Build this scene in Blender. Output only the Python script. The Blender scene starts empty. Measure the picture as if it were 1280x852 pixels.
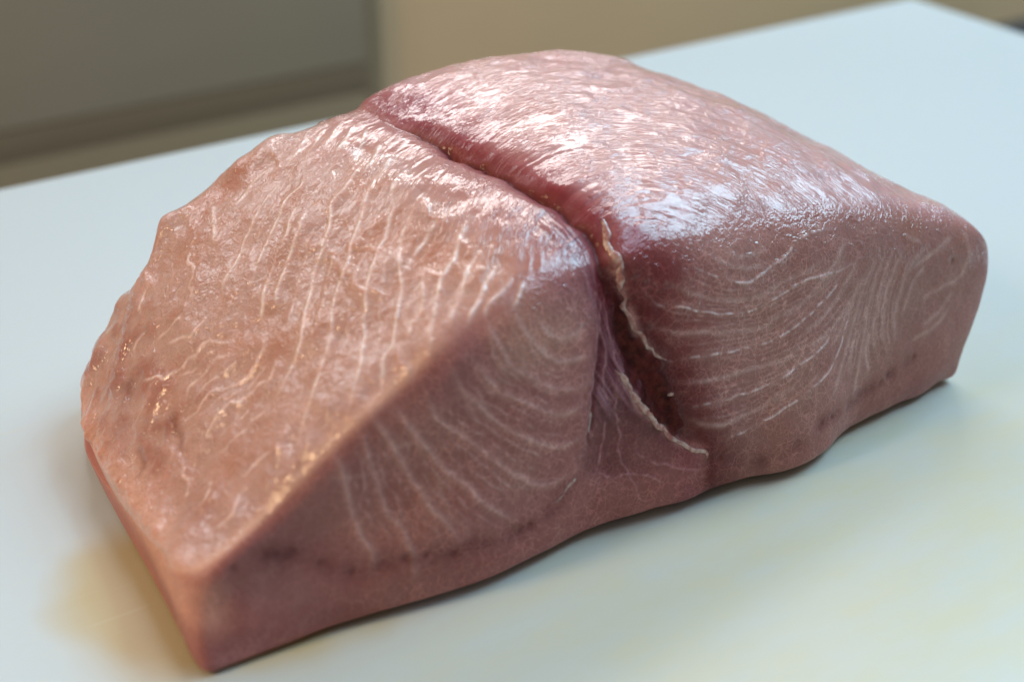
import bpy, math, random
import numpy as np
from mathutils import Vector, Matrix

# ---------------------------------------------------------------- camera, light, exposure
SC = bpy.context.scene
COL = SC.collection
CAM_LOC=[-0.090328, -0.303391, 0.272801]
CAM_AXES=([0.84526, -0.534355, 0.0],[0.26138, 0.41346, 0.872199],[-0.466064, -0.737235, 0.489152])
cd = bpy.data.cameras.new("camera"); cam = bpy.data.objects.new("camera", cd); COL.objects.link(cam)
r, u_, b_ = [Vector(v) for v in CAM_AXES]
cam.matrix_world = Matrix(((r.x, u_.x, b_.x, CAM_LOC[0]), (r.y, u_.y, b_.y, CAM_LOC[1]), (r.z, u_.z, b_.z, CAM_LOC[2]), (0, 0, 0, 1)))
cd.sensor_width = 36; cd.lens = 36 * 1792 / 1280; cd.clip_start = .01; cd.clip_end = 50
cd.dof.use_dof = True; cd.dof.aperture_fstop = 6.0
cd.dof.focus_distance = .470
SC.camera = cam
W = bpy.data.worlds.new("World"); SC.world = W; W.use_nodes = True
W.node_tree.nodes["Background"].inputs[0].default_value = (.95, .90, .88, 1)
W.node_tree.nodes["Background"].inputs[1].default_value = .19
def area(name, az, el, dist, sx, sy, power, color, aim=(.14, .06, .04)):
    l = bpy.data.lights.new(name, 'AREA'); l.shape = 'RECTANGLE'; l.size = sx; l.size_y = sy; l.energy = power; l.color = color
    o = bpy.data.objects.new(name, l); COL.objects.link(o)
    a, e = math.radians(az), math.radians(el)
    d = Vector((math.cos(a) * math.cos(e), math.sin(a) * math.cos(e), math.sin(e)))
    o.location = Vector(aim) + d * dist
    o.rotation_euler = d.to_track_quat('Z', 'Y').to_euler()
    return o
# azimuth from the block's long axis; the camera looks along azimuth 58
area("side_window", 2, 46, 2.2, 1.1, 1.0, 38, (.48, .80, 1.0))
area("back_window", 57, 39, 2.6, 1.7, .60, 28, (1.0, .98, .97))
area("left_sheen_fill", 106, 36, 2.6, .9, .6, 8, (.92, .96, 1.0))  # added fill with no window there, puts sheen on the left face
area("ceiling_light", -34, 60, 2.4, 1.0, .7, 11, (.62, .74, 1.0))
area("warm_room_lamp", 168, 38, 2.0, .42, .42, 19, (1.0, .70, .40))
SC.view_settings.view_transform = 'Standard'; SC.view_settings.look = 'None'
SC.view_settings.exposure = 0; SC.view_settings.gamma = 1; SC.view_settings.use_curve_mapping = False
SC.cycles.use_denoising = True
SC.cycles.max_bounces = 8

# ---------------------------------------------------------------- helpers
def srgb(c): return [((x / 255) / 12.92 if x <= 10 else ((x / 255 + .055) / 1.055) ** 2.4) for x in c]
class NT:
    def __init__(s, name):
        s.m = bpy.data.materials.new(name); s.m.use_nodes = True; s.t = s.m.node_tree; s.n = s.t.nodes
        s.b = s.n["Principled BSDF"]
    def new(s, kind, **kw):
        n = s.n.new(kind)
        for k, v in kw.items(): setattr(n, k, v)
        return n
    def link(s, a, b): s.t.links.new(a, b)
    def noise(s, vec, scale, detail=3, rough=.55, dist=0.0):
        n = s.new('ShaderNodeTexNoise'); n.inputs['Scale'].default_value = scale; n.inputs['Detail'].default_value = detail
        n.inputs['Roughness'].default_value = rough; n.inputs['Distortion'].default_value = dist
        if vec is not None: s.link(vec, n.inputs['Vector'])
        return n
    def math(s, op, a, b=None, c=None, clamp=False):
        n = s.new('ShaderNodeMath', operation=op, use_clamp=clamp)
        for i, v in enumerate((a, b, c)):
            if v is None: continue
            if isinstance(v, (int, float)): n.inputs[i].default_value = v
            else: s.link(v, n.inputs[i])
        return n.outputs[0]
    def ramp(s, v, lo, hi):
        n = s.new('ShaderNodeMapRange', interpolation_type='SMOOTHSTEP')
        s.link(v, n.inputs['Value']); n.inputs['From Min'].default_value = lo; n.inputs['From Max'].default_value = hi
        return n.outputs['Result']
    def mix(s, fac, a, b, blend='MIX'):
        n = s.new('ShaderNodeMix', data_type='RGBA', blend_type=blend)
        for sock, v in ((n.inputs[0], fac), (n.inputs[6], a), (n.inputs[7], b)):
            if isinstance(v, (int, float)): sock.default_value = v
            elif isinstance(v, (list, tuple)): sock.default_value = (*v[:3], 1)
            else: s.link(v, sock)
        return n.outputs[2]
    def bump(s, h, dist, strength=1.0, normal=None):
        n = s.new('ShaderNodeBump'); n.inputs['Distance'].default_value = dist; n.inputs['Strength'].default_value = strength
        s.link(h, n.inputs['Height'])
        if normal is not None: s.link(normal, n.inputs['Normal'])
        return n.outputs[0]
    def mapping(s, vec, scale=(1, 1, 1), rot=(0, 0, 0)):
        n = s.new('ShaderNodeMapping'); n.inputs['Scale'].default_value = scale; n.inputs['Rotation'].default_value = rot
        s.link(vec, n.inputs['Vector']); return n.outputs[0]
def new_mesh(name, V, F, mat, parent=None, smooth=True):
    me = bpy.data.meshes.new(name); V = np.asarray(V, np.float32).reshape(-1, 3); F = np.asarray(F, np.int32)
    me.vertices.add(len(V)); me.vertices.foreach_set('co', V.ravel())
    k = F.shape[1]; me.loops.add(F.size); me.loops.foreach_set('vertex_index', F.ravel())
    me.polygons.add(len(F)); me.polygons.foreach_set('loop_start', np.arange(0, F.size, k, dtype=np.int32))
    me.polygons.foreach_set('loop_total', np.full(len(F), k, np.int32))
    me.update(calc_edges=True); me.validate()
    me.polygons.foreach_set('use_smooth', np.full(len(me.polygons), smooth)); me.materials.append(mat)
    o = bpy.data.objects.new(name, me); COL.objects.link(o)
    if parent: o.parent = parent
    return o
def attr(me, name, kind, data):
    a = me.attributes.new(name, kind, 'POINT')
    a.data.foreach_set('color' if kind == 'FLOAT_COLOR' else ('vector' if kind == 'FLOAT_VECTOR' else 'value'), np.asarray(data, np.float32).ravel())
def rounded_box(name, lo, hi, rad, mat, parent=None, seg=3):
    import bmesh
    bm = bmesh.new(); bmesh.ops.create_cube(bm, size=1)
    lo, hi = Vector(lo), Vector(hi)
    for v in bm.verts: v.co = Vector([(lo[i] + hi[i]) / 2 + v.co[i] * (hi[i] - lo[i]) for i in range(3)])
    if rad: bmesh.ops.bevel(bm, geom=bm.edges[:], offset=rad, segments=seg, affect='EDGES', profile=.5)
    me = bpy.data.meshes.new(name); bm.to_mesh(me); bm.free()
    me.polygons.foreach_set('use_smooth', [True] * len(me.polygons)); me.materials.append(mat)
    if hasattr(me, 'set_sharp_from_angle'): me.set_sharp_from_angle(angle=math.radians(50))
    o = bpy.data.objects.new(name, me); COL.objects.link(o)
    if parent: o.parent = parent
    return o
def tag(o, label, cat, kind=None):
    if label: o['label'] = label
    if cat: o['category'] = cat
    if kind: o['kind'] = kind
RNG = np.random.default_rng(7)
_lat = RNG.random((64, 64, 64)).astype(np.float32)
def vnoise(p, scale, seed=0):
    q = p * scale + np.array([17.3 * seed, 5.1 * seed + 3, 9.7 * seed + 1]); i = np.floor(q).astype(np.int32); f = (q - i).astype(np.float32); f = f * f * (3 - 2 * f)
    i &= 63; j = (i + 1) & 63; x, y, z = f[..., 0], f[..., 1], f[..., 2]
    L = _lat
    def g(a, b, c): return L[a[..., 0], b[..., 1], c[..., 2]]
    c0 = (g(i, i, i) * (1 - x) + g(j, i, i) * x) * (1 - y) + (g(i, j, i) * (1 - x) + g(j, j, i) * x) * y
    c1 = (g(i, i, j) * (1 - x) + g(j, i, j) * x) * (1 - y) + (g(i, j, j) * (1 - x) + g(j, j, j) * x) * y
    return (c0 * (1 - z) + c1 * z) * 2 - 1
def fbm(p, scale, seed=0, oct=3):
    s = 0; a = 1
    for o in range(oct): s = s + a * vnoise(p, scale * 2 ** o, seed + o); a *= .5
    return s

# ---------------------------------------------------------------- setting: board, cabinet behind, dark box
def board_material():
    t = NT('board_plastic'); g = t.new('ShaderNodeNewGeometry').outputs['Position']
    big = t.noise(g, 9, 3, .6).outputs[0]; mid = t.noise(t.mapping(g, (30, 75, 30), (0, 0, .5)), 1, 4, .6).outputs[0]
    def near(p, r0, r1):          # soft patch round a place, for the stain and the painted yellow shadow
        d = t.new('ShaderNodeVectorMath', operation='DISTANCE'); t.link(g, d.inputs[0]); d.inputs[1].default_value = p
        return t.ramp(t.math('ADD', d.outputs['Value'], t.math('MULTIPLY', t.math('SUBTRACT', big, .5), .10)), r1, r0)
    st = t.math('MULTIPLY', t.math('MULTIPLY', near((.20, -.10, 0), .05, .32), t.math('ADD', .45, t.math('MULTIPLY', t.ramp(mid, .2, .8), .55))), .75)
    shadow_tint = t.math('MULTIPLY', near((.020, .026, 0), .03, .058), .8)  # yellow of the fish's left shadow, painted into the board colour
    c = t.mix(st, srgb((194, 203, 206)), srgb((204, 198, 160)))
    c = t.mix(shadow_tint, c, srgb((188, 166, 108)))
    grain = t.noise(t.mapping(g, (25, 600, 200), (0, 0, .35)), 1, 2, .5).outputs[0]
    c = t.mix(t.math('MULTIPLY', t.ramp(grain, .58, .74), .22), c, srgb((205, 205, 185)))
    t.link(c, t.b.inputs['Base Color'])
    t.b.inputs['Roughness'].default_value = .34; t.b.inputs['Specular IOR Level'].default_value = .45
    t.b.inputs['Subsurface Weight'].default_value = .35; t.b.inputs['Subsurface Radius'].default_value = (1, .85, .55); t.b.inputs['Subsurface Scale'].default_value = .004
    scr = t.noise(t.mapping(g, (60, 1400, 60), (0, 0, .9)), 1, 2, .6).outputs[0]; scr2 = t.noise(t.mapping(g, (50, 1200, 60), (0, 0, -.25)), 1, 2, .6).outputs[0]
    h = t.math('ADD', t.ramp(scr, .60, .72), t.ramp(scr2, .62, .74)); h = t.math('ADD', h, t.math('MULTIPLY', t.noise(g, 900, 2).outputs[0], .8))
    t.link(t.bump(h, .00007, .35), t.b.inputs['Normal'])
    return t.m
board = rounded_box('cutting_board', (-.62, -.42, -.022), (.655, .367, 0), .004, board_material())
tag(board, 'large white plastic cutting board with faint yellow stains and a painted yellow shadow by the fish', 'cutting board')
def paint(name, c, rough, metal=0.0, var=.06):
    t = NT(name); g = t.new('ShaderNodeNewGeometry').outputs['Position']
    n = t.noise(t.mapping(g, (3, 3, 14)), 2, 4).outputs[0]
    t.link(t.mix(n, [x * (1 - var) for x in srgb(c)], [min(1, x * (1 + var)) for x in srgb(c)]), t.b.inputs['Base Color'])
    t.b.inputs['Roughness'].default_value = rough; t.b.inputs['Metallic'].default_value = metal
    t.link(t.bump(t.noise(t.mapping(g, (20, 20, 400)), 1, 2).outputs[0], .0004, .3), t.b.inputs['Normal'])
    return t.m
steel = paint('brushed_steel', (172, 156, 130), .45, .05); steel_d = paint('steel_rail', (160, 140, 110), .5, .05)
steel_r = paint('dark_rail_steel', (136, 118, 92), .5, .05); beige = paint('beige_laminate', (228, 196, 152), .5); dark = paint('dark_blue_plastic', (48, 56, 68), .5)  # rail steel is a darker tone than door and drawer
cab = bpy.data.objects.new('kitchen_cabinet', None); COL.objects.link(cab); cab.location = (0, .9, -.9)
tag(cab, 'blurred grey steel cabinet front with a horizontal rail behind the cutting board', 'cabinet')
def cbox(name, lo, hi, rad, m, parent=cab):
    o = rounded_box(name, lo, hi, rad, m, None); o.parent = parent; o.location = (0, -.9, .9) if parent is cab else (0, 0, 0); return o
cbox('door_panel', (-.75, .900, -.1683), (.505, .925, .30), .0006, steel)
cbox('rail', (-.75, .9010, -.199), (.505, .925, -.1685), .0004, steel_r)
cbox('drawer_front', (-.75, .9004, -.62), (.505, .925, -.1992), .0004, steel_d)
cbox('corner_post', (.5055, .905, -.88), (.527, .935, .30), .003, steel_d)
cbox('plinth', (-.75, .93, -.88), (.505, .96, -.6205), .002, steel_d)
wall = rounded_box('beige_partition', (.5275, .912, -.9), (2.1, .96, .32), .002, beige)
tag(wall, 'plain beige panel to the right of the grey cabinet behind the board', 'panel')
bxr = bpy.data.objects.new('dark_storage_box', None); COL.objects.link(bxr); bxr.location = (1.25, .62, -.9)
tag(bxr, 'dark blue-grey box beyond the right edge of the cutting board', 'box')

# ---------------------------------------------------------------- the fish block: base surface
def sm(x): x=np.clip(x,0,1); return x*x*(3-2*x)
def gs(a,sig,axis,mode='edge'):
    r=int(sig*3)+1; k=np.exp(-.5*(np.arange(-r,r+1)/sig)**2); k/=k.sum()
    pad=[(0,0)]*a.ndim; pad[axis]=(r,r); b=np.pad(a,pad,mode=mode); out=np.zeros_like(a); n=a.shape[axis]
    for i,w in enumerate(k):
        sl=[slice(None)]*a.ndim; sl[axis]=slice(i,i+n); out+=w*b[tuple(sl)]
    return out
TX=[0,.02,.05,.08,.10,.12,.14,.17,.20,.23,.26,.285,.30]
TZ=np.array([
[.0235,.035,.058,.076,.086,.091,.092,.092,.087,.084,.075,.060,.051],
[.0195,.036,.060,.079,.089,.095,.096,.097,.094,.090,.081,.066,.053],
[.0145,.037,.065,.085,.094,.098,.099,.104,.103,.100,.092,.078,.060],
[.0145,.040,.068,.087,.096,.099,.103,.108,.105,.102,.093,.078,.060],
[.016,.041,.069,.085,.094,.097,.103,.107,.104,.101,.090,.073,.057]])
TY=[0,.03,.07,.11,.14]
# front bottom edge (x,y)
FB=np.array([(-.01,-.007),(0,-.007),(.02,-.008),(.045,-.010),(.085,-.0163),(.10,-.014),(.125,-.0105),(.15,-.0155),(.17,-.0165),(.186,-.0165),(.20,-.021),(.22,-.019),(.24,-.011),(.255,-.011),(.28,-.009),(.30,-.004)])
def smooth_interp(x,xp,fp,sig):
    xx=np.linspace(-.05,.35,1601); f=np.interp(xx,xp,fp); f=gs(f,sig/.00025,0); return np.interp(x,xx,f)
def base(NC=36,NS=820,NF=300,NT=400,NB=70,NU=36):
    u=np.concatenate([np.zeros(NC),np.linspace(0,.30,NS),np.full(NC,.30)])
    k=np.concatenate([np.linspace(.0005,1,NC,endpoint=False),np.ones(NS),np.linspace(.0005,1,NC,endpoint=False)[::-1]])
    n=len(u)
    zt=np.stack([smooth_interp(u,TX,r,.006) for r in TZ])      # 5 x n
    yb=smooth_interp(u,FB[:,0],FB[:,1],.005)
    zf=zt[0]
    D=.155
    # front part: from (yb+.006,0) corner to (0,zf)
    segs=[]
    f=np.linspace(0,1,NF)[:,None]
    zz=f*zf; bulge=.004*np.sin(np.pi*np.clip(f,0,1))
    yy=yb*(1-sm(f/.75))-bulge*sm((u-.03)/.05)+0*u
    segs.append((yy,zz))
    g=np.linspace(0,1,NT+1)[1:,None]
    yt=g*.145+0*u
    zz=np.zeros((NT,n))
    # smooth cubic in y via dense interpolation + smoothing
    yd=np.linspace(-.03,.18,421)
    for j in range(n): 
        pass
    W=np.zeros((421,5))
    for i in range(5):
        e=np.zeros(5); e[i]=1; W[:,i]=np.interp(yd,TY,e)
    W=gs(W,.011/.0005,0)
    Wi=np.stack([np.interp(g[:,0]*.145,yd,W[:,i]) for i in range(5)],1)
    zz=Wi@zt
    # keep exact at the front edge
    zz+= (zt[0]-zz[0])*np.exp(-(yt/.012)**2)
    segs.append((yt,zz))
    h=np.linspace(0,1,NB+1)[1:,None]
    zb=zz[-1]
    yk=.145+(.012)*np.sin(h*np.pi/2*1.0)+0*u
    zk=zb*(1-h)
    segs.append((yk,zk))
    q=np.linspace(0,1,NU+2)[1:-1,None]
    yl=yk[-1]*(1-q)+yb*q; segs.append((yl,0*yl))
    Y=np.concatenate([s[0] for s in segs]); Z=np.concatenate([s[1] for s in segs])
    Y,Z=Y.T.copy(),Z.T.copy()      # n x m
    # cap shrink toward the section's middle
    cy=.07; cz=Z.max(1,keepdims=True)*.45
    Y=cy+(Y-cy)*k[:,None]; Z=cz+(Z-cz)*k[:,None]
    X=np.repeat(u[:,None],Y.shape[1],1); X=X-.0000*(1-sm(X/.03))+.007*sm((X-.26)/.04)
    xe=np.interp(Y,[-.02,0,.02,.05,.07,.10,.14,.16],[.309,.309,.301,.290,.285,.281,.276,.262])-.022*sm(1-Z/.050)
    X=X+sm((X-.17)/.13)*(xe-.30)
    xl=np.interp(Y,[-.01,.005,.03,.08,.11,.13,.145,.157],[-.0045,-.003,0,.001,.0015,.005,.013,.028])
    X=X+(1-sm(X/.06))*xl
    # round the edges
    P=np.stack([X,Y,Z],2)
    P1=gs(gs(P,7,1,'wrap'),6,0); P2=gs(gs(P,22,1,'wrap'),16,0)
    ti=np.arange(P.shape[1]); fe=np.exp(-((ti-NF)/90.)**2)      # front-top edge
    w=fe[None,:]*(.6+.4*sm((u-.075)/.04))[:,None]*.9
    back=sm((ti-(NF+NT*.75))/80.)*sm((NF+NT+NB-ti)/20.)
    w=np.maximum(w,back[None,:]*.8)
    P=P1*(1-w[...,None])+P2*w[...,None]
    P3=gs(gs(P,40,1,'wrap'),10,0); w3=np.exp(-((ti-NF-10)/110.)**2)[None,:]*(.55+.45*sm((u-.075)/.04))[:,None]*.8; w3*=sm(ti/60.)[None,:]*sm((.297-u)/.04)[:,None]
    P=P*(1-w3[...,None])+P3*w3[...,None]
    P4=gs(gs(P,60,1,'wrap'),8,0); w4=np.exp(-((ti-NF-15)/120.)**2)[None,:]*sm((u-.14)/.04)[:,None]*.8*sm((ti-20)/70.)[None,:]*sm((.292-u)/.045)[:,None]
    P=P*(1-w4[...,None])+P4*w4[...,None]
    P5=gs(gs(P,22,1,'wrap'),13,0); ri=np.arange(P.shape[0]); w5=sm((ri-(NC+NS-110))/50.)[:,None]*np.exp(-((ti-NF-60)/260.)**2)[None,:]*.8*sm((ti-30)/60.)[None,:]
    P=P*(1-w5[...,None])+P5*w5[...,None]
    for i in range(8):
        for e,r in ((i,0),(-1-i,-1)):
            c_=P[r].mean(0); P[e]=c_+(P[e]-c_)*(i/8.+1e-4)
    P[...,2]-=P[...,2].min()
    return P,u,(NF,NT,NB,NU)
def normals(P):
    ds=np.gradient(P,axis=0); dt=np.roll(P,-1,1)-np.roll(P,1,1)
    N=np.cross(ds,dt); N/=np.linalg.norm(N,axis=2,keepdims=True)+1e-12
    return N

# (row, column) places on the block's own surface grid
TOP={'T1':[(206,653),(198,630),(187,604),(185,594)],
'T3':[(258,634),(238,631),(215,621)],
'T4':[(257,606),(237,593),(222,582),(202,569),(188,556),(171,546),(164,535)],
'T5':[(275,588),(262,573),(245,570),(231,558),(211,542),(197,529),(188,520)],
'T6':[(253,542),(236,522),(223,512),(209,499),(197,488),(187,470)],
'T6b':[(247,554),(227,533),(219,528)],
'T7':[(200,509),(189,499),(173,476)],
'T8':[(321,558),(285,529),(271,525),(258,508),(246,494),(230,478),(211,455),(191,424),(178,409),(159,397),(147,390)],
'T9':[(325,533),(293,502),(277,483),(261,470),(242,446),(228,433),(215,417),(200,391),(184,377),(166,359),(154,347),(145,333)],
'T10':[(313,477),(295,461),(280,445),(266,434),(247,412),(239,402),(228,387),(220,371),(208,353),(193,332),(179,315)],
'T11':[(312,451),(291,434),(280,421),(263,386),(241,357),(231,341),(219,334),(203,306)],
'T12':[(319,424),(303,414),(283,403),(270,394)],
'T12b':[(281,382),(257,345),(249,343),(236,328)],
'T13':[(341,407),(320,390),(302,372),(284,358),(269,340),(256,321),(241,298)],
'T14':[(323,363),(309,356),(290,335),(274,320),(267,311)],
'T15':[(330,342),(314,332),(298,316),(287,309),(279,299)],
'T16':[(330,319),(318,311),(301,305),(294,297)],
'T17':[(336,308),(329,299),(319,286)],
'T20':[(341,644),(322,626),(302,607)],
'T21':[(344,625),(322,602),(303,584)],
'T22':[(348,607),(326,580),(305,560)],
'T23':[(341,570),(323,550),(307,536)],
'T24':[(340,542),(324,528),(307,513)],
'T25':[(321,646),(303,626),(283,607)],
'T26':[(303,643),(286,626),(270,615)],
'T27':[(337,510),(320,496),(307,484)]}
SCAL={'s1':[(113,568),(127,561),(136,559)],
's2':[(114,551),(124,544),(134,528),(148,527)],
's3':[(88,557),(96,536),(106,522),(117,517),(126,510),(132,511),(143,502),(150,488),(159,494)],
's4':[(106,488),(117,489),(128,488),(140,479),(147,468)],
's5':[(89,471),(111,457),(126,456),(142,442),(155,444),(175,453)],
's6':[(96,422),(104,434),(120,435),(132,427),(152,417),(166,427)],
's7':[(99,405),(113,398),(131,397),(141,397)],
's8':[(89,593),(99,597),(111,592)],
's9':[(112,613),(121,631),(133,644)],
's10':[(169,627),(163,597),(155,574),(148,563)],
's11':[(76,431),(73,410),(67,396)],
's12':[(87,401),(85,385),(78,371)],
's13':[(103,358),(116,358),(129,350)],
's14':[(75,336),(89,335),(97,342)]}
ARC={'a1':[(319,286),(320,264),(331,233),(349,207),(363,200),(384,198)],
'a2':[(294,299),(296,268),(306,230),(324,204),(344,181),(366,171),(379,172)],
'a3':[(272,272),(290,218),(314,186),(333,164),(352,151),(375,152)],
'a4':[(257,263),(262,242),(275,211),(287,183),(308,153),(325,133),(343,121),(355,119),(370,122)],
'a5':[(233,271),(237,243),(245,215),(261,183),(274,159),(289,130),(308,102),(327,88),(340,88),(355,89)],
'a6':[(208,287),(212,263),(221,224),(232,189),(239,166),(253,139),(266,107),(282,83),(296,64)],
'a7':[(192,302),(193,284),(200,244),(209,194),(218,156),(224,127),(234,103),(242,75)],
'a8':[(181,294),(181,279),(184,223),(187,191),(189,155),(197,124),(201,95),(203,42)],
'a9':[(159,302),(159,286),(163,232),(165,181),(168,140),(173,109),(173,72)],
'a0':[(336,261),(340,246),(354,229),(370,225),(383,232)]}
ARCF={'f1':[(148,268),(169,233),(185,212)],
'f2':[(292,276),(296,240),(307,210)],
'f3':[(256,279),(267,224),(275,190)],
'f4':[(195,241),(208,225),(221,219)],
'f5':[(233,169),(236,118),(252,79)],
'f6':[(313,268),(320,227),(323,208)]}
RB={'r2':[(494,259),(505,248),(524,237),(548,229),(564,235),(586,246),(612,267),(631,272),(649,273)],
'r4':[(447,237),(456,224),(479,216),(495,208),(520,199),(546,196),(564,200),(589,210),(608,217),(649,220),(677,232)],
'r6':[(460,164),(486,162),(506,159),(538,158),(565,159),(588,167),(610,178),(635,194),(650,210),(667,225)],
'r8':[(472,113),(489,112),(512,111),(541,111),(570,117),(589,126),(604,130),(622,139),(644,157)],
'r10':[(500,70),(529,72),(562,81),(590,92),(612,102),(627,109),(637,120),(645,138),(652,152),(666,184)]}
RD={'r1':[(517,267),(527,256),(548,245),(564,245),(574,250)],
'r1b':[(528,272),(545,259),(566,260),(576,267)],
'r3':[(467,247),(481,235),(503,221),(530,212),(554,210),(573,217),(591,223),(616,229),(640,243)],
'r5':[(447,205),(469,191),(497,184),(525,178),(557,176),(574,182),(602,192),(639,211),(660,231)],
'r7':[(464,142),(503,134),(536,135),(574,136),(598,144),(619,147),(645,163),(671,193),(687,222)],
'r9':[(472,101),(493,89),(522,86),(550,93),(568,101),(589,110)],
'r11':[(622,71),(634,80),(641,96),(648,113),(657,142),(666,166),(681,202),(697,237)],
'r12':[(691,50),(676,66),(673,90),(673,108),(676,137),(679,163),(691,200),(709,242)],
'r13':[(708,93),(690,124),(690,160),(700,199),(720,247)],
'r14':[(721,93),(703,130),(701,168),(714,208),(735,247)],
'r15':[(724,111),(718,127),(716,146),(720,175),(736,218),(759,250)],
'r16':[(746,111),(765,120),(778,131),(791,159)],
'r17':[(749,166),(760,174),(777,185),(794,200),(802,232),(803,266),(797,286)],
'r18':[(736,207),(751,222),(772,246),(791,271)],
'r19':[(750,250),(743,255),(736,260)],
'r20':[(583,179),(611,197),(640,225),(663,257)],
'r21':[(598,158),(627,172),(652,198),(674,234)],
'r22':[(628,131),(644,148),(657,172),(676,208)],
'r23':[(660,93),(659,121),(667,146)],
'r24':[(695,80),(682,113),(684,141)],
'r25':[(725,143),(735,184),(756,219)],
'r26':[(756,129),(775,149),(788,178)]}
DARK={'d1':[(72,259),(87,247),(100,221),(120,178),(136,134),(157,94),(180,84),(197,82),(217,74),(236,65),(269,58),(295,56),(321,58),(343,68),(358,81),(372,107)],
'd2':[(483,58),(509,44),(541,31),(571,35),(599,45),(628,55),(683,55),(717,63),(731,71),(763,86),(784,96)]}
FIB={'b1':[(389,269),(398,258),(399,242),(397,216),(394,201),(389,184),(383,165),(378,148),(372,109),(364,93)],
'b2':[(416,258),(414,242),(410,209),(411,184),(412,169)],
'b3':[(408,252),(407,240),(403,208),(399,180),(392,149)],
'b4':[(409,167),(404,124),(402,87),(405,68),(416,38),(434,17)],
'b5':[(349,81),(341,72),(331,65)],
'b6':[(381,154),(376,130),(372,110)],
'b7':[(412,92),(430,69),(457,55),(483,41)],
'b8':[(381,76),(396,62),(418,58),(441,47)],
'b9':[(394,132),(386,101),(377,69)],
'b10':[(390,371),(386,332),(388,297),(395,275)],
'b11':[(401,364),(396,326),(399,305)]}
CREST={'c1':[(233,509),(240,482),(240,449),(240,420),(234,398),(228,385)],
'c2':[(261,470),(263,449),(273,428)],
'c3':[(244,407),(246,393),(252,383)],
'c4':[(231,340),(227,321),(226,299)],
'c5':[(131,351),(135,338),(136,327)],
'c6':[(319,462),(318,433),(319,409)],
'c7':[(320,390),(319,376),(322,364)],
'c8':[(117,686),(128,667),(132,625)],
'c9':[(36,616),(46,595),(56,582)],
'c10':[(100,537),(85,530),(72,520)],
'c11':[(75,469),(77,443),(73,418)],
'c12':[(271,657),(267,626),(254,610)],
'c13':[(193,684),(181,646),(172,639)],
'c14':[(281,382),(285,369),(293,363)]}
PIT={'p1':[(141,321),(137,306),(136,294)],
'p2':[(80,571),(77,556)],
'p3':[(90,489),(88,473),(81,442)],
'p7':[(61,504),(59,481),(51,469)]}
CREASE={'k1':[(368,643),(364,606),(379,556),(383,534),(386,510),(395,477),(401,453),(403,427),(406,403),(412,381),(413,368),(414,349),(415,335),(417,323),(414,306),(413,287),(414,266),(416,241)],
'k2':[(416,241),(418,215),(422,188),(432,162),(444,132),(455,108),(466,85),(479,68)],
'k3':[(400,254),(401,234),(398,209),(392,187),(386,168),(380,150),(374,123),(364,97)]}
POLY={'purple':[(389,380),(405,370),(412,336),(411,308),(412,273),(402,253),(391,278),(384,312),(383,348)],
'dark':[(419,250),(425,250),(427,233),(431,206),(439,183),(454,163),(458,144),(460,123),(467,100),(469,82),(458,84),(446,103),(432,123),(424,143),(418,167),(417,194)],
'wedge':[(401,277),(420,289),(426,268),(428,241),(434,205),(456,163),(463,118),(477,71),(466,57),(418,50),(372,71),(363,84),(374,114),(384,161),(395,198),(400,234)],
'redtop':[(412,457),(434,414),(448,379),(469,340),(477,295),(479,257),(458,227),(433,235),(428,281),(430,333),(417,364),(403,417)],
'belly':[(46,284),(74,249),(101,205),(120,165),(156,87),(198,76),(236,59),(271,51),(299,50),(338,52),(368,64),(403,40),(441,33),(483,46),(542,21),(576,26),(637,45),(723,54),(769,78),(795,113),(846,32),(803,13),(724,12),(643,13),(547,11),(485,11),(363,11),(262,12),(127,13),(44,47)]}
SINEW={'strip1':([(433,342),(429,329),(423,306),(427,290),(428,271),(428,246),(431,221),(439,193),(447,177),(456,166)],1.05),
'strip2':([(411,172),(417,159),(422,138),(435,114),(447,99),(456,83),(473,72),(488,56)],1.0),
'strand1':([(433,169),(438,159),(444,148)],0.35),
'strand2':([(448,138),(453,133),(460,125)],0.5),
'strand3':([(355,83),(346,75),(335,65)],0.45),
'strand4':([(379,150),(376,135),(372,113)],0.4)}
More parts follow.
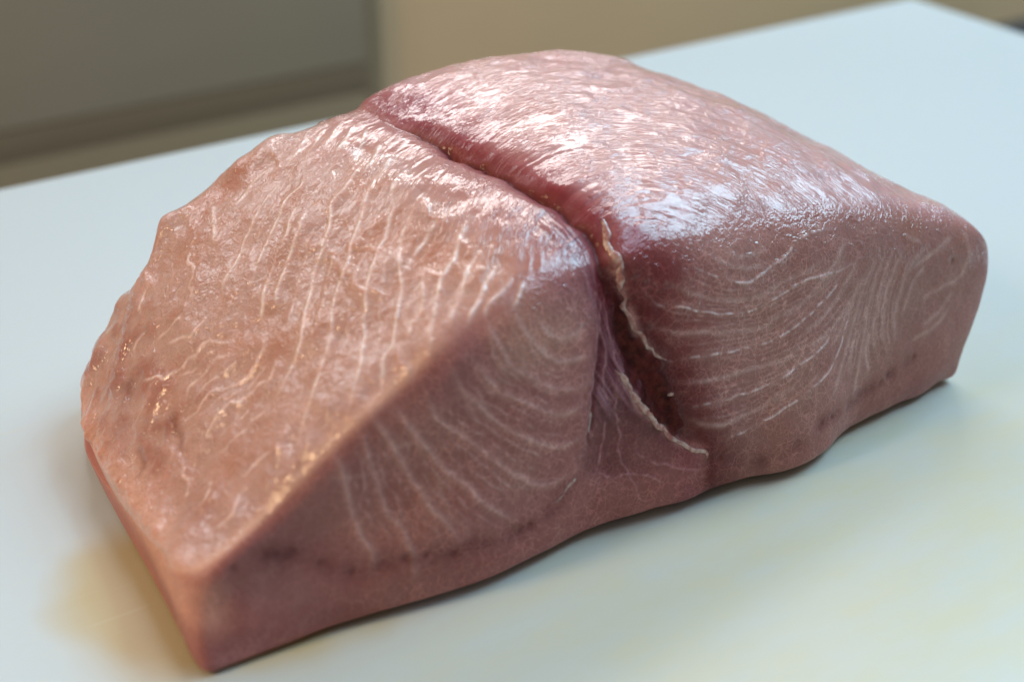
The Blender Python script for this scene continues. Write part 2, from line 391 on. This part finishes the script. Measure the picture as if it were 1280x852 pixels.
BLOB=[((399,607),12,(150,62,80),0.9),((404,519),9,(150,66,78),0.8),((387,650),6,(165,90,95),0.5),((416,400),7,(140,52,45),0.8),((432,356),7,(135,50,48),0.75),((449,304),10,(150,50,55),0.85),((466,260),11,(128,40,44),0.85),((448,213),9,(110,36,38),0.75),((469,161),9,(115,40,42),0.65),((490,201),12,(145,70,62),0.5),((480,121),9,(118,50,48),0.55),((395,327),7,(140,72,85),0.55),((367,288),6,(165,95,100),0.3),((295,393),7,(165,98,62),0.6),((249,448),7,(170,105,70),0.55),((272,448),9,(185,120,85),0.5),((207,425),11,(170,110,72),0.45),((180,471),10,(170,112,78),0.4),((214,517),9,(175,115,85),0.4),((312,356),9,(190,125,90),0.5),((184,641),5,(170,100,75),0.5),((76,596),7,(160,95,75),0.5),((77,564),5,(120,62,52),0.6),((89,481),4,(110,60,50),0.6),((48,535),8,(160,95,95),0.5),((71,368),12,(165,105,85),0.5),((62,443),12,(195,125,100),0.4),((114,386),14,(180,120,98),0.35),((155,142),25,(150,95,82),0.4),((93,137),8,(165,120,112),0.5),((121,102),9,(165,122,112),0.45),((107,191),5,(110,65,62),0.5),((64,165),10,(160,100,85),0.4),((220,173),5,(130,75,68),0.5),((191,265),9,(160,95,82),0.5),((295,123),16,(160,115,95),0.4),((246,186),16,(155,108,92),0.35),((353,225),11,(195,140,118),0.5),((318,246),9,(200,145,118),0.5),((566,183),14,(165,115,95),0.5),((593,116),16,(160,118,98),0.5),((675,153),18,(165,128,112),0.6),((736,173),14,(155,118,102),0.5),((790,197),10,(165,125,108),0.5),((796,265),6,(165,110,90),0.5),((747,273),6,(160,100,75),0.5),((390,99),9,(130,62,62),0.5),((339,79),7,(135,75,68),0.4),((418,54),12,(160,95,85),0.4),((320,618),12,(205,140,130),0.4),((229,658),8,(205,140,125),0.4),((735,375),12,(200,150,145),0.35),((541,443),35,(205,160,150),0.5),((483,600),20,(215,165,150),0.4),((565,618),12,(195,130,125),0.4),((593,351),18,(200,145,130),0.4),((128,657),8,(215,165,155),0.5),((44,602),5,(205,150,145),0.5)]
SPOT=[((76,250),1.2),((100,219),1.8),((107,204),1.3),((119,178),1.7),((136,133),1.3),((157,92),1.2),((197,82),1.4),((213,77),1.0),((236,64),1.5),((269,57),1.2),((295,56),2.0),((306,56),1.6),((620,54),1.0),((635,55),1.0),((720,62),1.5),((729,70),1.5),((763,86),1.3),((437,374),0.5),((528,162),0.5),((784,227),1.2),((488,53),1.6),((500,51),1.4)]

P, U, (NF, NTP, NBK, NU) = base()
n, m = P.shape[:2]
NRM = normals(P)
def at(st):
    s = np.clip(st[..., 0], 0, n - 1.001); t = np.clip(st[..., 1], 0, m - 1.001); i = s.astype(int); j = t.astype(int); a = (s - i)[..., None]; b = (t - j)[..., None]
    return P[i, j] * (1 - a) * (1 - b) + P[i + 1, j] * a * (1 - b) + P[i, j + 1] * (1 - a) * b + P[i + 1, j + 1] * a * b
def spline(pts, step=.0004, wob=.0):
    p = np.array(pts, float); p = np.vstack([2 * p[0] - p[1], p, 2 * p[-1] - p[-2]]); out = []
    for k in range(1, len(p) - 2):
        L = np.linalg.norm(at(p[k][None]) - at(p[k + 1][None])); c = max(2, int(L / step)); t = np.linspace(0, 1, c, endpoint=False)[:, None]
        a, b, c_, d = p[k - 1], p[k], p[k + 1], p[k + 2]
        out.append(.5 * (2 * b + (c_ - a) * t + (2 * a - 5 * b + 4 * c_ - d) * t ** 2 + (3 * b - a - 3 * c_ + d) * t ** 3))
    q = np.vstack(out + [p[-2][None]])
    if wob:
        w = RNG.normal(size=(len(q), 2)); w = gs(w, 4, 0) * 4; q = q + w * wob
    return q
def draw(curves, sig, taper=True, bead=0.0, wob=.5, step=.0004):
    F = np.zeros((n, m), np.float32); R = int(sig * 2.6 / .00033) + 2
    for k in curves:
        q = spline(curves[k], step, wob); X = at(q); c = len(q)
        amp = np.ones(c)
        if taper: amp *= np.clip(np.minimum(np.arange(c), np.arange(c)[::-1]) / (c * .16 + 1), .15, 1)
        if bead: amp *= np.clip(1 + bead * gs(RNG.normal(size=c), 2.2, 0) * 2.6, .1, 1.6)
        for (s, t), x, a in zip(q, X, amp):
            i0, i1, j0, j1 = max(0, int(s) - R), min(n, int(s) + R + 1), max(0, int(t) - R), min(m, int(t) + R + 1)
            d2 = ((P[i0:i1, j0:j1] - x) ** 2).sum(2); np.maximum(F[i0:i1, j0:j1], a * np.exp(-d2 / sig ** 2), out=F[i0:i1, j0:j1])
    return F
def poly(pts, blur=4):
    q = np.array(pts, float); F = np.zeros((n, m), np.float32)
    i0, j0 = np.floor(q.min(0)).astype(int); i1, j1 = np.ceil(q.max(0)).astype(int) + 1
    I, J = np.meshgrid(np.arange(i0, i1), np.arange(j0, j1), indexing='ij'); ins = np.zeros(I.shape, bool)
    for a, b in zip(q, np.roll(q, -1, 0)):
        c = (a[1] > J) != (b[1] > J)
        with np.errstate(divide='ignore', invalid='ignore'): ins ^= c & (I < (b[0] - a[0]) * (J - a[1]) / (b[1] - a[1] + 1e-9) + a[0])
    F[i0:i1, j0:j1] = ins
    return gs(gs(F, blur, 0), blur, 1, 'wrap')
def between(d, ws):
    ks = list(d); out = {}
    for a_, b_ in zip(ks[:-1], ks[1:]):
        pa, pb = [np.stack([np.interp(np.linspace(0, 1, 9), np.linspace(0, 1, len(x)), np.array(x, float)[:, c]) for c in (0, 1)], 1) for x in (d[a_], d[b_])]
        for w in ws:
            f0 = RNG.uniform(0, .3); f1_ = RNG.uniform(.7, 1); k_ = np.linspace(f0, f1_, 7) * 8
            q_ = pa * (1 - w) + pb * w; out[a_ + str(w)] = [tuple(np.array([np.interp(x, np.arange(9), q_[:, 0]), np.interp(x, np.arange(9), q_[:, 1])])) for x in k_]
    return out
rows = U[:, None]; ti = np.arange(m)[None, :]
front = sm((NF + 10 - ti) / 40.) * sm((ti + 1) / 6.) + np.zeros((n, 1))
top = sm((ti - NF + 12) / 40.) * sm((NF + NTP + 30 - ti) / 40.) + np.zeros((n, 1))
X0, Y0, Z0 = P[..., 0], P[..., 1], P[..., 2]

# crease between the two muscle lobes: which side is a vertex on
cq = np.vstack([spline(CREASE['k1']), spline(CREASE['k2'])]); cx = at(cq)
o_ = np.argsort(cq[:, 1]); ct = cq[o_, 1]; cs = gs(cq[o_, 0], 6, 0)
side = (np.arange(n)[:, None] - np.interp(ti[0], ct, cs)[None]) * .00037        # metres right of the crease
right = sm((side + .001) / .006)
k1 = {'k': CREASE['k1']}; k2 = {'k': CREASE['k2']}; k3 = {'k': CREASE['k3']}
D = np.zeros((n, m))
# lobes rounded towards the crease, the right one standing higher on top
D += -.0010 * np.exp(-(side / .012) ** 2) * top

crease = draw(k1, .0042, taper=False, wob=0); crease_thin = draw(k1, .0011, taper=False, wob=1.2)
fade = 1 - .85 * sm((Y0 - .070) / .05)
D -= (.0026 * crease + .0011 * crease_thin) * (.55 + .45 * sm((Y0 - .012) / .02)) * fade * (1 + .5 * vnoise(P, 120, 15))
wedge = poly(POLY['wedge'], 9); wedge = wedge * (.55 + .45 * sm((Z0 - .012) / .02)); purple = poly(POLY['purple'], 7); darkm = np.clip(poly(POLY['dark'], 6) * (1 + .7 * vnoise(P, 330, 97)), 0, 1)
D -= .0022 * wedge
D -= (.0006 * np.exp(-(side / .006) ** 2) + .0046 * np.exp(-(side / .022) ** 2)) * np.exp(-((ti - NF + 25) / 85.) ** 2) * sm((.04 - Y0) / .03)
kk = draw(k2, .0028, taper=True, wob=.4); kk3 = draw(k3, .0010, wob=1.0)
D -= .0016 * kk + .0009 * kk3
belly = poly(POLY['belly'], 13)
# muscle segments: soft ridges on the cut face
arc_w, arc_n = draw(ARC, .0015, wob=.5, bead=.15), draw(ARC, .0006, wob=.5, bead=.3); arcf = draw(ARCF, .0008, wob=.6)
rb = draw(RB, .00036, bead=1.2, wob=.55); rb_w = draw(RB, .0015, wob=.6); rd = draw(RD, .0008, wob=.5, bead=.2); rd_w = draw(RD, .0016, wob=.6)
tp = draw(TOP, .00055, bead=.4, wob=.5); tp_w = draw(TOP, .0013, wob=.5); sc_ = np.maximum(draw(SCAL, .0006, bead=.4, wob=1.6), .7 * draw(between({k: SCAL[k] for k in ('s3', 's4', 's5', 's6', 's7')}, (.5,)), .0005, bead=.5, wob=2.2))
dk = draw(DARK, .0030, wob=1.2, bead=1.4); fb = draw(FIB, .00040, wob=1.2, bead=.4)
cr_w = draw(CREST, .0020, wob=1.2); cr_n = draw(CREST, .0006, wob=2.0, bead=.8); pit = draw(PIT, .0015, wob=1.5)
D += .00022 * arc_w + .00010 * arc_n + .00018 * rb + .00012 * rb_w + .00010 * rd_w + .00022 * tp + .00010 * tp_w + .00018 * sc_ + .00015 * fb
D += .0004 * cr_w + .0002 * cr_n - .0003 * pit - .0002 * dk
ARCX = {k: ARC[k] for k in ('a1', 'a2', 'a3', 'a4', 'a5', 'a6', 'a7', 'a8', 'a9')}
RX = {k: (RB | RD)[k] for k in ('r2', 'r3', 'r4', 'r5', 'r6', 'r7', 'r8', 'r9', 'r10')}
RY = {k: RD[k] for k in ('r11', 'r12', 'r13', 'r14', 'r15')}
extra = np.maximum(draw(between(ARCX, (.34, .67)), .0005, wob=1.0, bead=.6), np.maximum(draw(between(RX, (.25, .5, .75)), .00042, wob=.6, bead=.5), draw(between(RY, (.3, .65)), .0005, wob=.5, bead=.4)))
TX_ = {k: TOP[k] for k in ('T4', 'T5', 'T6', 'T8', 'T9', 'T10', 'T11')}
extra_t = draw(between(TX_, (.5,)), .00045, wob=.8, bead=.6)
D += .00010 * extra + .00012 * extra_t
fibq = np.stack([side * 1000, ti * .022 + side * 0, side * 0], 2); fibn = vnoise(fibq, .9, 41) + .6 * vnoise(fibq, 2.0, 43)
fzone = np.clip(purple + wedge * sm((Z0 - .034) / .014) * sm((.003 - side) / .004), 0, 1)
D += .00028 * fibn * fzone
# uneven surface
big = fbm(P, 45, 1, 3); lump = fbm(P, 130, 4, 3); fine = fbm(P, 420, 8, 2)
lefttop = top * (1 - right) * sm((.125 - X0) / .03); righttop = top * right
D += big * (.0011 * top + .0004 * front) + lump * (.00026 * lefttop + .00026 * righttop + .00010 * front)
# folds on the sloping left face run across the segments
fold = vnoise(np.stack([X0 * 60 + Y0 * 30, Y0 * 190 - X0 * 110 + big * .8, Z0 * 40], 2), 1, 21); D += .00055 * lefttop * np.maximum(fold, -.3)
lend = lefttop * sm((.045 - X0) / .03) * sm((Y0 - .03) / .04); D += .00045 * lump * lend
D += fine * (.00010 * lefttop + .00004 * righttop + .00003 * front)
# drawn-out wrinkles of the wet skinned top, running round the front middle of the block
rr = np.hypot(X0 - .15, Y0 + .02); th = np.arctan2(Y0 + .02, X0 - .15)
wq = np.stack([rr * 1000 + lump * .8, th * rr * 1000 * .22 + big * 1.5, Z0 * 0], 2)
wr = 1.0 * vnoise(wq, .20, 29) + 1.0 * (.5 - np.abs(vnoise(wq, .34, 31)) ** .8) + .5 * (.5 - np.abs(vnoise(wq, .62, 35)) ** .8)
D += .00028 * wr * righttop * sm((Z0 - .05) / .02) + .00026 * wr * top * (1 - right) * sm((X0 - .085) / .02)
ragged = fbm(P, 160, 51, 3)
endl = sm((.012 - X0) / .01) * sm((Z0 - .006) / .01); D += .0007 * ragged * endl * top * sm((Y0 - .05) / .05)
# notches along the far left rim
rim = np.exp(-((Y0 - .140) / .014) ** 2) * top * (1 - right); D += .0042 * rim * (vnoise(P, 55, 61) + .5 * vnoise(P, 120, 63)); D += .0013 * vnoise(P, 70, 81) * np.exp(-((ti - NF) / 34.) ** 2) * sm((.10 - X0) / .03)
bott = sm((.010 - Z0) / .010) * front; D += .0012 * bott * vnoise(P, 90, 66)
for st, r_ in SPOT:
    c = at(np.array([st], float))[0]; d2 = ((P - c) ** 2).sum(2); D -= .0003 * np.exp(-d2 / (r_ * .0009) ** 2)
D *= np.clip(Z0 / .004, .0, 1) * np.interp(np.arange(n), [0, 18, 30, n - 31, n - 19, n - 1], [0, .4, 1, 1, .4, 0])[:, None]
Q = P + NRM * D[..., None]; Q[..., 2] = np.maximum(Q[..., 2], 0) + .0004

# ---------------------------------------------------------------- pigment
def L3(c): return np.array(srgb(c))
C = np.zeros((n, m, 3)) + L3((176, 112, 100))
def over(mask, c, s=1.0):
    global C
    a = np.clip(mask * s, 0, 1)[..., None]; C = C * (1 - a) + L3(c) * a
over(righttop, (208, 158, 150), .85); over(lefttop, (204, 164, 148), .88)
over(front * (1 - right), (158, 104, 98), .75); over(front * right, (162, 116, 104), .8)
over(belly, (156, 90, 82), .5)
nz = fbm(P, 26, 71, 3)
for st, r_, c, w in BLOB:
    p0 = at(np.array([st], float))[0]; d = np.sqrt(((P - p0) ** 2).sum(2)) / (r_ * .001)
    over(np.exp(-(d * (1 + .35 * nz)) ** 2), c, w)
over(sm(nz * .9 - .1) * top, (190, 130, 106), .30); over(sm(-nz * .9 - .1) * front, (196, 142, 122), .25)
over(sm(fbm(P, 60, 91, 3) * 1.1) * lefttop, (186, 120, 88), .45); over(sm(lump - .2) * lefttop, (182, 120, 92), .35); over(lend * sm(lump * 1.2 + .1), (158, 92, 78), .55); over(sm(-lump - .25) * lefttop, (218, 168, 150), .3)
near = np.exp(-(np.maximum(side, 0) / .019) ** 2) * right
over(near * front, (94, 20, 25), .97)
near_t = np.exp(-(np.maximum(side, 0) / .014) ** 2) * right * top
over(near_t * sm(.9 + nz * .5), (138, 36, 46), .9)
over(np.exp(-(np.minimum(side, 0) / .006) ** 2) * (1 - right) * top * sm((.09 - Y0) / .05), (150, 74, 88), .6)
over(np.exp(-(np.minimum(side, 0) / .009) ** 2) * (1 - right) * front, (134, 60, 70), .55)
over(wedge, (112, 52, 54), .7); over(wedge * sm((Z0 - .026) / .02), (80, 25, 29), .85); over(poly(POLY['dark'], 9), (66, 28, 28), .9); over(wedge * sm(lump + .1), (86, 30, 34), .45)  # dark muscle colour, which also stands in for shade in the shallow cleft
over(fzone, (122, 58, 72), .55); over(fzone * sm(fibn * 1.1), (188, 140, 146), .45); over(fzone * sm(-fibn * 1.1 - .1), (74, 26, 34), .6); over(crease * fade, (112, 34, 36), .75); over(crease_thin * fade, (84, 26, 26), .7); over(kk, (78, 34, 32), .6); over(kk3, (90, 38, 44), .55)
over(arc_w, (198, 152, 138), .46); over(arc_n, (212, 174, 160), .30); over(arcf, (200, 158, 142), .3)
over(rd_w, (182, 140, 122), .22); over(rd, (206, 168, 154), .42); over(rb_w, (190, 146, 130), .30); over(rb, (224, 198, 190), .6)
over(extra, (206, 166, 154), .26); over(extra_t, (230, 196, 182), .45); over(tp_w, (222, 178, 158), .40); over(tp, (240, 212, 198), .85); over(sc_, (236, 202, 188), .75)
over(cr_w * .6 + cr_n * .5, (226, 184, 168), .35); over(pit, (136, 76, 60), .45)
over(draw({k: v[0] for k, v in SINEW.items() if 'strip' in k}, .0014, wob=1.0, bead=.6), (186, 132, 122), .55); over(dk, (108, 54, 52), .34); over(fb, (186, 130, 128), .45)
ridge = np.exp(-((ti - NF - 3) / 11.) ** 2) * sm((.095 - X0) / .03); over(ridge, (232, 188, 160), .6)  # thin fat on the ridge plus the warm highlight, painted as one pale line
over(endl * sm((.030 - Z0) / .01), (222, 164, 136), .6)  # warm light on the left end painted in as a paler tone
for st, r_ in SPOT:
    c = at(np.array([st], float))[0]; d2 = ((P - c) ** 2).sum(2); over(np.exp(-(d2 / (r_ * .0010) ** 2) * np.maximum(.4, 1 + .5 * lump)), (92, 38, 36), .42)

C *= np.array([1.0, 1.03, 1.12]); C = np.clip(C, 0, .9)
craze = .30 * lefttop + (1 - .35 * wedge) * front * (.45 + .55 * sm((X0 - .03) / .04)) * (1 - .5 * right * sm((X0 - .2) / .06))
wrk = np.clip(righttop + top * (1 - right) * sm((X0 - .08) / .03), 0, 1)
wet = np.clip(np.maximum(top * 1.0, sm((ti - (NF - 85) + 26 * lump) / 30.) * sm((X0 - .085) / .03) * sm((NF + 60 - ti) / 40.)) + .22 + .3 * wedge - .2 * endl - .15 * lefttop - .35 * lefttop * sm(nz * .8 + .2) + .6 * np.maximum(tp, np.maximum(cr_w, .7 * sc_)) * top + .35 * ridge, 0, 1)
wet = np.clip(wet - .95 * crease * fade - .45 * near_t * sm((.10 - Y0) / .04), .08, 1)

def flesh_material():
    t = NT('raw_fish_flesh'); P_ = t.new('ShaderNodeNewGeometry').outputs['Position']
    col = t.new('ShaderNodeAttribute', attribute_name='pigment').outputs['Color']
    mk = t.new('ShaderNodeSeparateColor'); t.link(t.new('ShaderNodeAttribute', attribute_name='zones').outputs['Color'], mk.inputs[0])
    cz, wk, wt = mk.outputs[0], mk.outputs[1], mk.outputs[2]
    wv = t.new('ShaderNodeAttribute', attribute_name='grain').outputs['Vector']
    # fine pale net of connective tissue
    warp = t.noise(P_, 260, 2).outputs['Color']
    va = t.new('ShaderNodeVectorMath', operation='MULTIPLY_ADD'); t.link(warp, va.inputs[0]); va.inputs[1].default_value = (.0035,) * 3; t.link(P_, va.inputs[2])
    nets = None
    for sc, w, a in ((300, .060, 1.0), (560, .09, .7), (170, .035, 1.0)):
        v = t.new('ShaderNodeTexVoronoi', feature='DISTANCE_TO_EDGE'); v.inputs['Scale'].default_value = sc; t.link(va.outputs[0], v.inputs['Vector'])
        e = t.math('MULTIPLY', t.math('SUBTRACT', 1, t.ramp(v.outputs['Distance'], 0, w)), t.ramp(t.noise(P_, sc * .45, 2).outputs[0], .36, .60))
        e = t.math('MULTIPLY', e, a); nets = e if nets is None else t.math('MAXIMUM', nets, e)
    net = t.math('MULTIPLY', nets, cz)
    lt = t.mix(1.0, t.mix(1.0, col, (1.55, 1.6, 1.6), 'MULTIPLY'), (.05, .035, .03), 'ADD'); c = t.mix(t.math('MULTIPLY', net, .85), col, lt)
    sp = t.noise(P_, 900, 3, .6).outputs[0]; md = t.noise(P_, 120, 4, .6).outputs[0]
    k = t.math('ADD', t.math('MULTIPLY', t.math('SUBTRACT', sp, .5), .5), t.math('MULTIPLY', t.math('SUBTRACT', md, .5), .7))
    c = t.mix(t.math('MULTIPLY', t.ramp(k, 0, .35), .35), c, srgb((222, 172, 152))); c = t.mix(t.math('MULTIPLY', t.ramp(k, 0, -.35), .35), c, srgb((128, 66, 56)))
    t.link(c, t.b.inputs['Base Color'])
    b = t.b.inputs
    b['Subsurface Weight'].default_value = .55; b['Subsurface Radius'].default_value = (1.0, .36, .24); b['Subsurface Scale'].default_value = .0035; b['Specular IOR Level'].default_value = .18
    b['IOR'].default_value = 1.40
    rn = t.noise(P_, 160, 3).outputs[0]
    rough = t.math('SUBTRACT', t.math('ADD', .50, t.math('MULTIPLY', rn, .10)), t.math('MULTIPLY', wt, .25)); t.link(rough, b['Roughness'])
    b['Coat Weight'].default_value = 1.0; b['Coat Roughness'].default_value = .06; b['Coat IOR'].default_value = 1.5
    t.link(t.math('MULTIPLY', wt, .9), b['Coat Weight'])
    # relief: fibres, wrinkles, pebbled wet film
    f1 = t.math('SUBTRACT', 1, t.math('POWER', t.math('ABSOLUTE', t.math('MULTIPLY', t.math('SUBTRACT', t.noise(t.mapping(wv, (.62, .80, 1)), 1.0, 1, .45, 1.0).outputs[0], .5), 4)), .8)); f1 = t.math('MULTIPLY', f1, t.ramp(t.noise(P_, 75, 2).outputs[0], .30, .66))
    f2 = t.noise(P_, 540, 2, .6, .6).outputs[0]; f3 = t.noise(P_, 1500, 0).outputs[0]
    h = t.math('ADD', t.math('MULTIPLY', t.math('MULTIPLY', f1, wk), .32), t.math('MULTIPLY', f2, t.math('SUBTRACT', .50, t.math('MULTIPLY', wk, .36))))
    h = t.math('ADD', h, t.math('MULTIPLY', f3, .05))
    peb = t.math('MULTIPLY', t.ramp(t.noise(P_, 330, 2, .5, .8).outputs[0], .50, .80), t.math('SUBTRACT', 1, wk)); h = t.math('ADD', h, t.math('MULTIPLY', peb, t.math('MULTIPLY', wt, .38)))
    amp = t.math('ADD', .35, t.math('MULTIPLY', wt, .75))
    nb = t.bump(t.math('MULTIPLY', h, amp), .00060, 1.0)
    t.link(nb, b['Normal']); t.link(nb, b['Coat Normal'])
    return t.m
FLESH = flesh_material()
fish = bpy.data.objects.new('fish_fillet_block', None); COL.objects.link(fish)
tag(fish, 'thick raw pink fish fillet block with white muscle lines on the white board', 'fish')
idx = np.arange(n * m).reshape(n, m); a = idx[:-1]; b = idx[1:]
F = np.stack([a, np.roll(a, -1, 1), np.roll(b, -1, 1), b], 2).reshape(-1, 4)[:, ::-1]
body = new_mesh('flesh', Q, F, FLESH, fish)
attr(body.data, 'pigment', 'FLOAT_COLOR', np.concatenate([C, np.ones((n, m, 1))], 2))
attr(body.data, 'zones', 'FLOAT_COLOR', np.stack([craze, wrk, wet, np.ones((n, m))], 2))
attr(body.data, 'grain', 'FLOAT_VECTOR', wq)

# dark blood line lying in the crease of the cut face
def blood_material():
    t = NT('dark_muscle'); P_ = t.new('ShaderNodeNewGeometry').outputs['Position']
    nn = t.noise(P_, 300, 3, .55).outputs[0]; nb = t.noise(P_, 110, 3).outputs[0]
    c = t.mix(t.ramp(nn, .35, .7), srgb((52, 17, 16)), srgb((104, 48, 42))); c = t.mix(t.math('MULTIPLY', t.ramp(nb, .45, .7), .5), c, srgb((110, 44, 44))); c = t.mix(t.new('ShaderNodeAttribute', attribute_name='depth').outputs['Fac'], t.new('ShaderNodeAttribute', attribute_name='pigment').outputs['Color'], c)
    t.link(c, t.b.inputs['Base Color']); t.b.inputs['Roughness'].default_value = .42
    t.b.inputs['Specular IOR Level'].default_value = .1
    t.b.inputs['Subsurface Weight'].default_value = .3; t.b.inputs['Subsurface Radius'].default_value = (1, .2, .15); t.b.inputs['Subsurface Scale'].default_value = .002
    t.link(t.bump(t.noise(P_, 700, 4, .6).outputs[0], .0006, .9), t.b.inputs['Normal'])
    return t.m
NQ = normals(Q)
def patch(name, mask, h, mat, parent, thr=.22):
    keep = mask > thr
    fm = keep[:-1, :-1] & keep[1:, :-1] & keep[:-1, 1:] & keep[1:, 1:]; I, J = np.where(fm)
    off = h * (2.2 * sm(mask) - 1) + .00025 * vnoise(P, 900, 88) * mask
    quad = np.stack([idx[I, J], idx[I + 1, J], idx[I + 1, J + 1], idx[I, J + 1]], 1)
    used, inv = np.unique(quad, return_inverse=True); inv = inv.reshape(quad.shape)
    upv = (Q + NQ * off[..., None]).reshape(-1, 3)[used]; lo = (Q - NQ * .0016).reshape(-1, 3)[used]
    k = len(used); e = np.concatenate([inv[:, [i, (i + 1) % 4]] for i in range(4)]); es = {}
    for x, y in e: es[(x, y)] = 1
    rim_ = [(x, y, y + k, x + k) for (x, y) in es if (y, x) not in es]
    Fc = np.concatenate([inv, inv[:, ::-1] + k, np.array(rim_)[:, ::-1]])
    o = new_mesh(name, np.concatenate([upv, lo]), Fc, mat, parent)
    pc = np.concatenate([C, np.ones((n, m, 1))], 2).reshape(-1, 4)[used]; mv = sm((mask.reshape(-1)[used] - .3) / .5)
    attr(o.data, 'pigment', 'FLOAT_COLOR', np.concatenate([pc, pc])); attr(o.data, 'depth', 'FLOAT', np.concatenate([mv, mv]))
    return o
blood = patch('blood_line', darkm, .0004, blood_material(), fish); blood['label'] = 'dark brown blood line in the crease of the cut face'

# white connective tissue strips and strands along the crease
def sinew_material():
    t = NT('sinew'); P_ = t.new('ShaderNodeNewGeometry').outputs['Position']
    nn = t.noise(P_, 500, 4, .6).outputs[0]
    t.link(t.mix(t.ramp(nn, .35, .7), srgb((168, 106, 98)), srgb((220, 188, 174))), t.b.inputs['Base Color'])
    t.b.inputs['Roughness'].default_value = .38; t.b.inputs['Specular IOR Level'].default_value = .2; t.b.inputs['Coat Weight'].default_value = .8; t.b.inputs['Coat Roughness'].default_value = .14
    t.b.inputs['Subsurface Weight'].default_value = .6; t.b.inputs['Subsurface Radius'].default_value = (1, .6, .45); t.b.inputs['Subsurface Scale'].default_value = .002
    t.link(t.bump(t.noise(P_, 700, 2, .6).outputs[0], .0003, .8), t.b.inputs['Normal'])
    return t.m
SIN = sinew_material()
PS, NS_ = P, NRM
def surf(q, A):
    i = np.clip(np.round(q[:, 0]).astype(int), 0, n - 1); j = np.clip(np.round(q[:, 1]).astype(int), 0, m - 1); return A[i, j]
for k, (pts, rad) in SINEW.items():
    q = spline(pts, .00025, 1.6); q = gs(q, 3, 0); X = gs(surf(q, Q), 3, 0); Nn = gs(surf(q, NQ), 5, 0); Nn /= np.linalg.norm(Nn, axis=1, keepdims=True)
    T = np.gradient(X, axis=0); T /= np.linalg.norm(T, axis=1, keepdims=True) + 1e-12; Bn = np.cross(T, Nn)
    c = len(q); f = np.linspace(0, 1, c); tp_ = np.clip(np.minimum(f, 1 - f) / .10, .12, 1) ** .6
    rw = rad * .001 * tp_ * (1.15 - .5 * f) * (1 + .55 * gs(RNG.normal(size=c), 3, 0) + 1.0 * gs(RNG.normal(size=c), 9, 0))
    rw = np.clip(rw, rad * .00025, rad * .0017); S = 10; ang = np.linspace(0, 2 * np.pi, S, endpoint=False)
    jit = 1 + .30 * gs(RNG.normal(size=(c, S)), 3.0, 0)
    V = X[:, None] + Bn[:, None] * (np.cos(ang) * rw[:, None] * jit)[..., None] + Nn[:, None] * (np.sin(ang) * rw[:, None] * jit * .34 + rw[:, None] * .02)[..., None]
    g = np.arange(c * S).reshape(c, S); a, b = g[:-1], g[1:]
    Fc = np.stack([a, np.roll(a, -1, 1), np.roll(b, -1, 1), b], 2).reshape(-1, 4)
    o = new_mesh('connective_strip' if 'strip' in k else 'connective_strand', V, Fc, SIN, fish)
    o['label'] = 'whitish connective tissue strip beside the dark blood line' if 'strip' in k else 'thin pale strand of connective tissue'

# dark box at the far right, lid and body
o = rounded_box('box_body', (1.10, .55, -.9), (1.42, .80, -.262), .01, dark); o.parent = bxr; o.location = (-1.25, -.62, .9)
o = rounded_box('lid', (1.09, .54, -.2615), (1.43, .81, -.235), .008, dark); o.parent = bxr; o.location = (-1.25, -.62, .9)
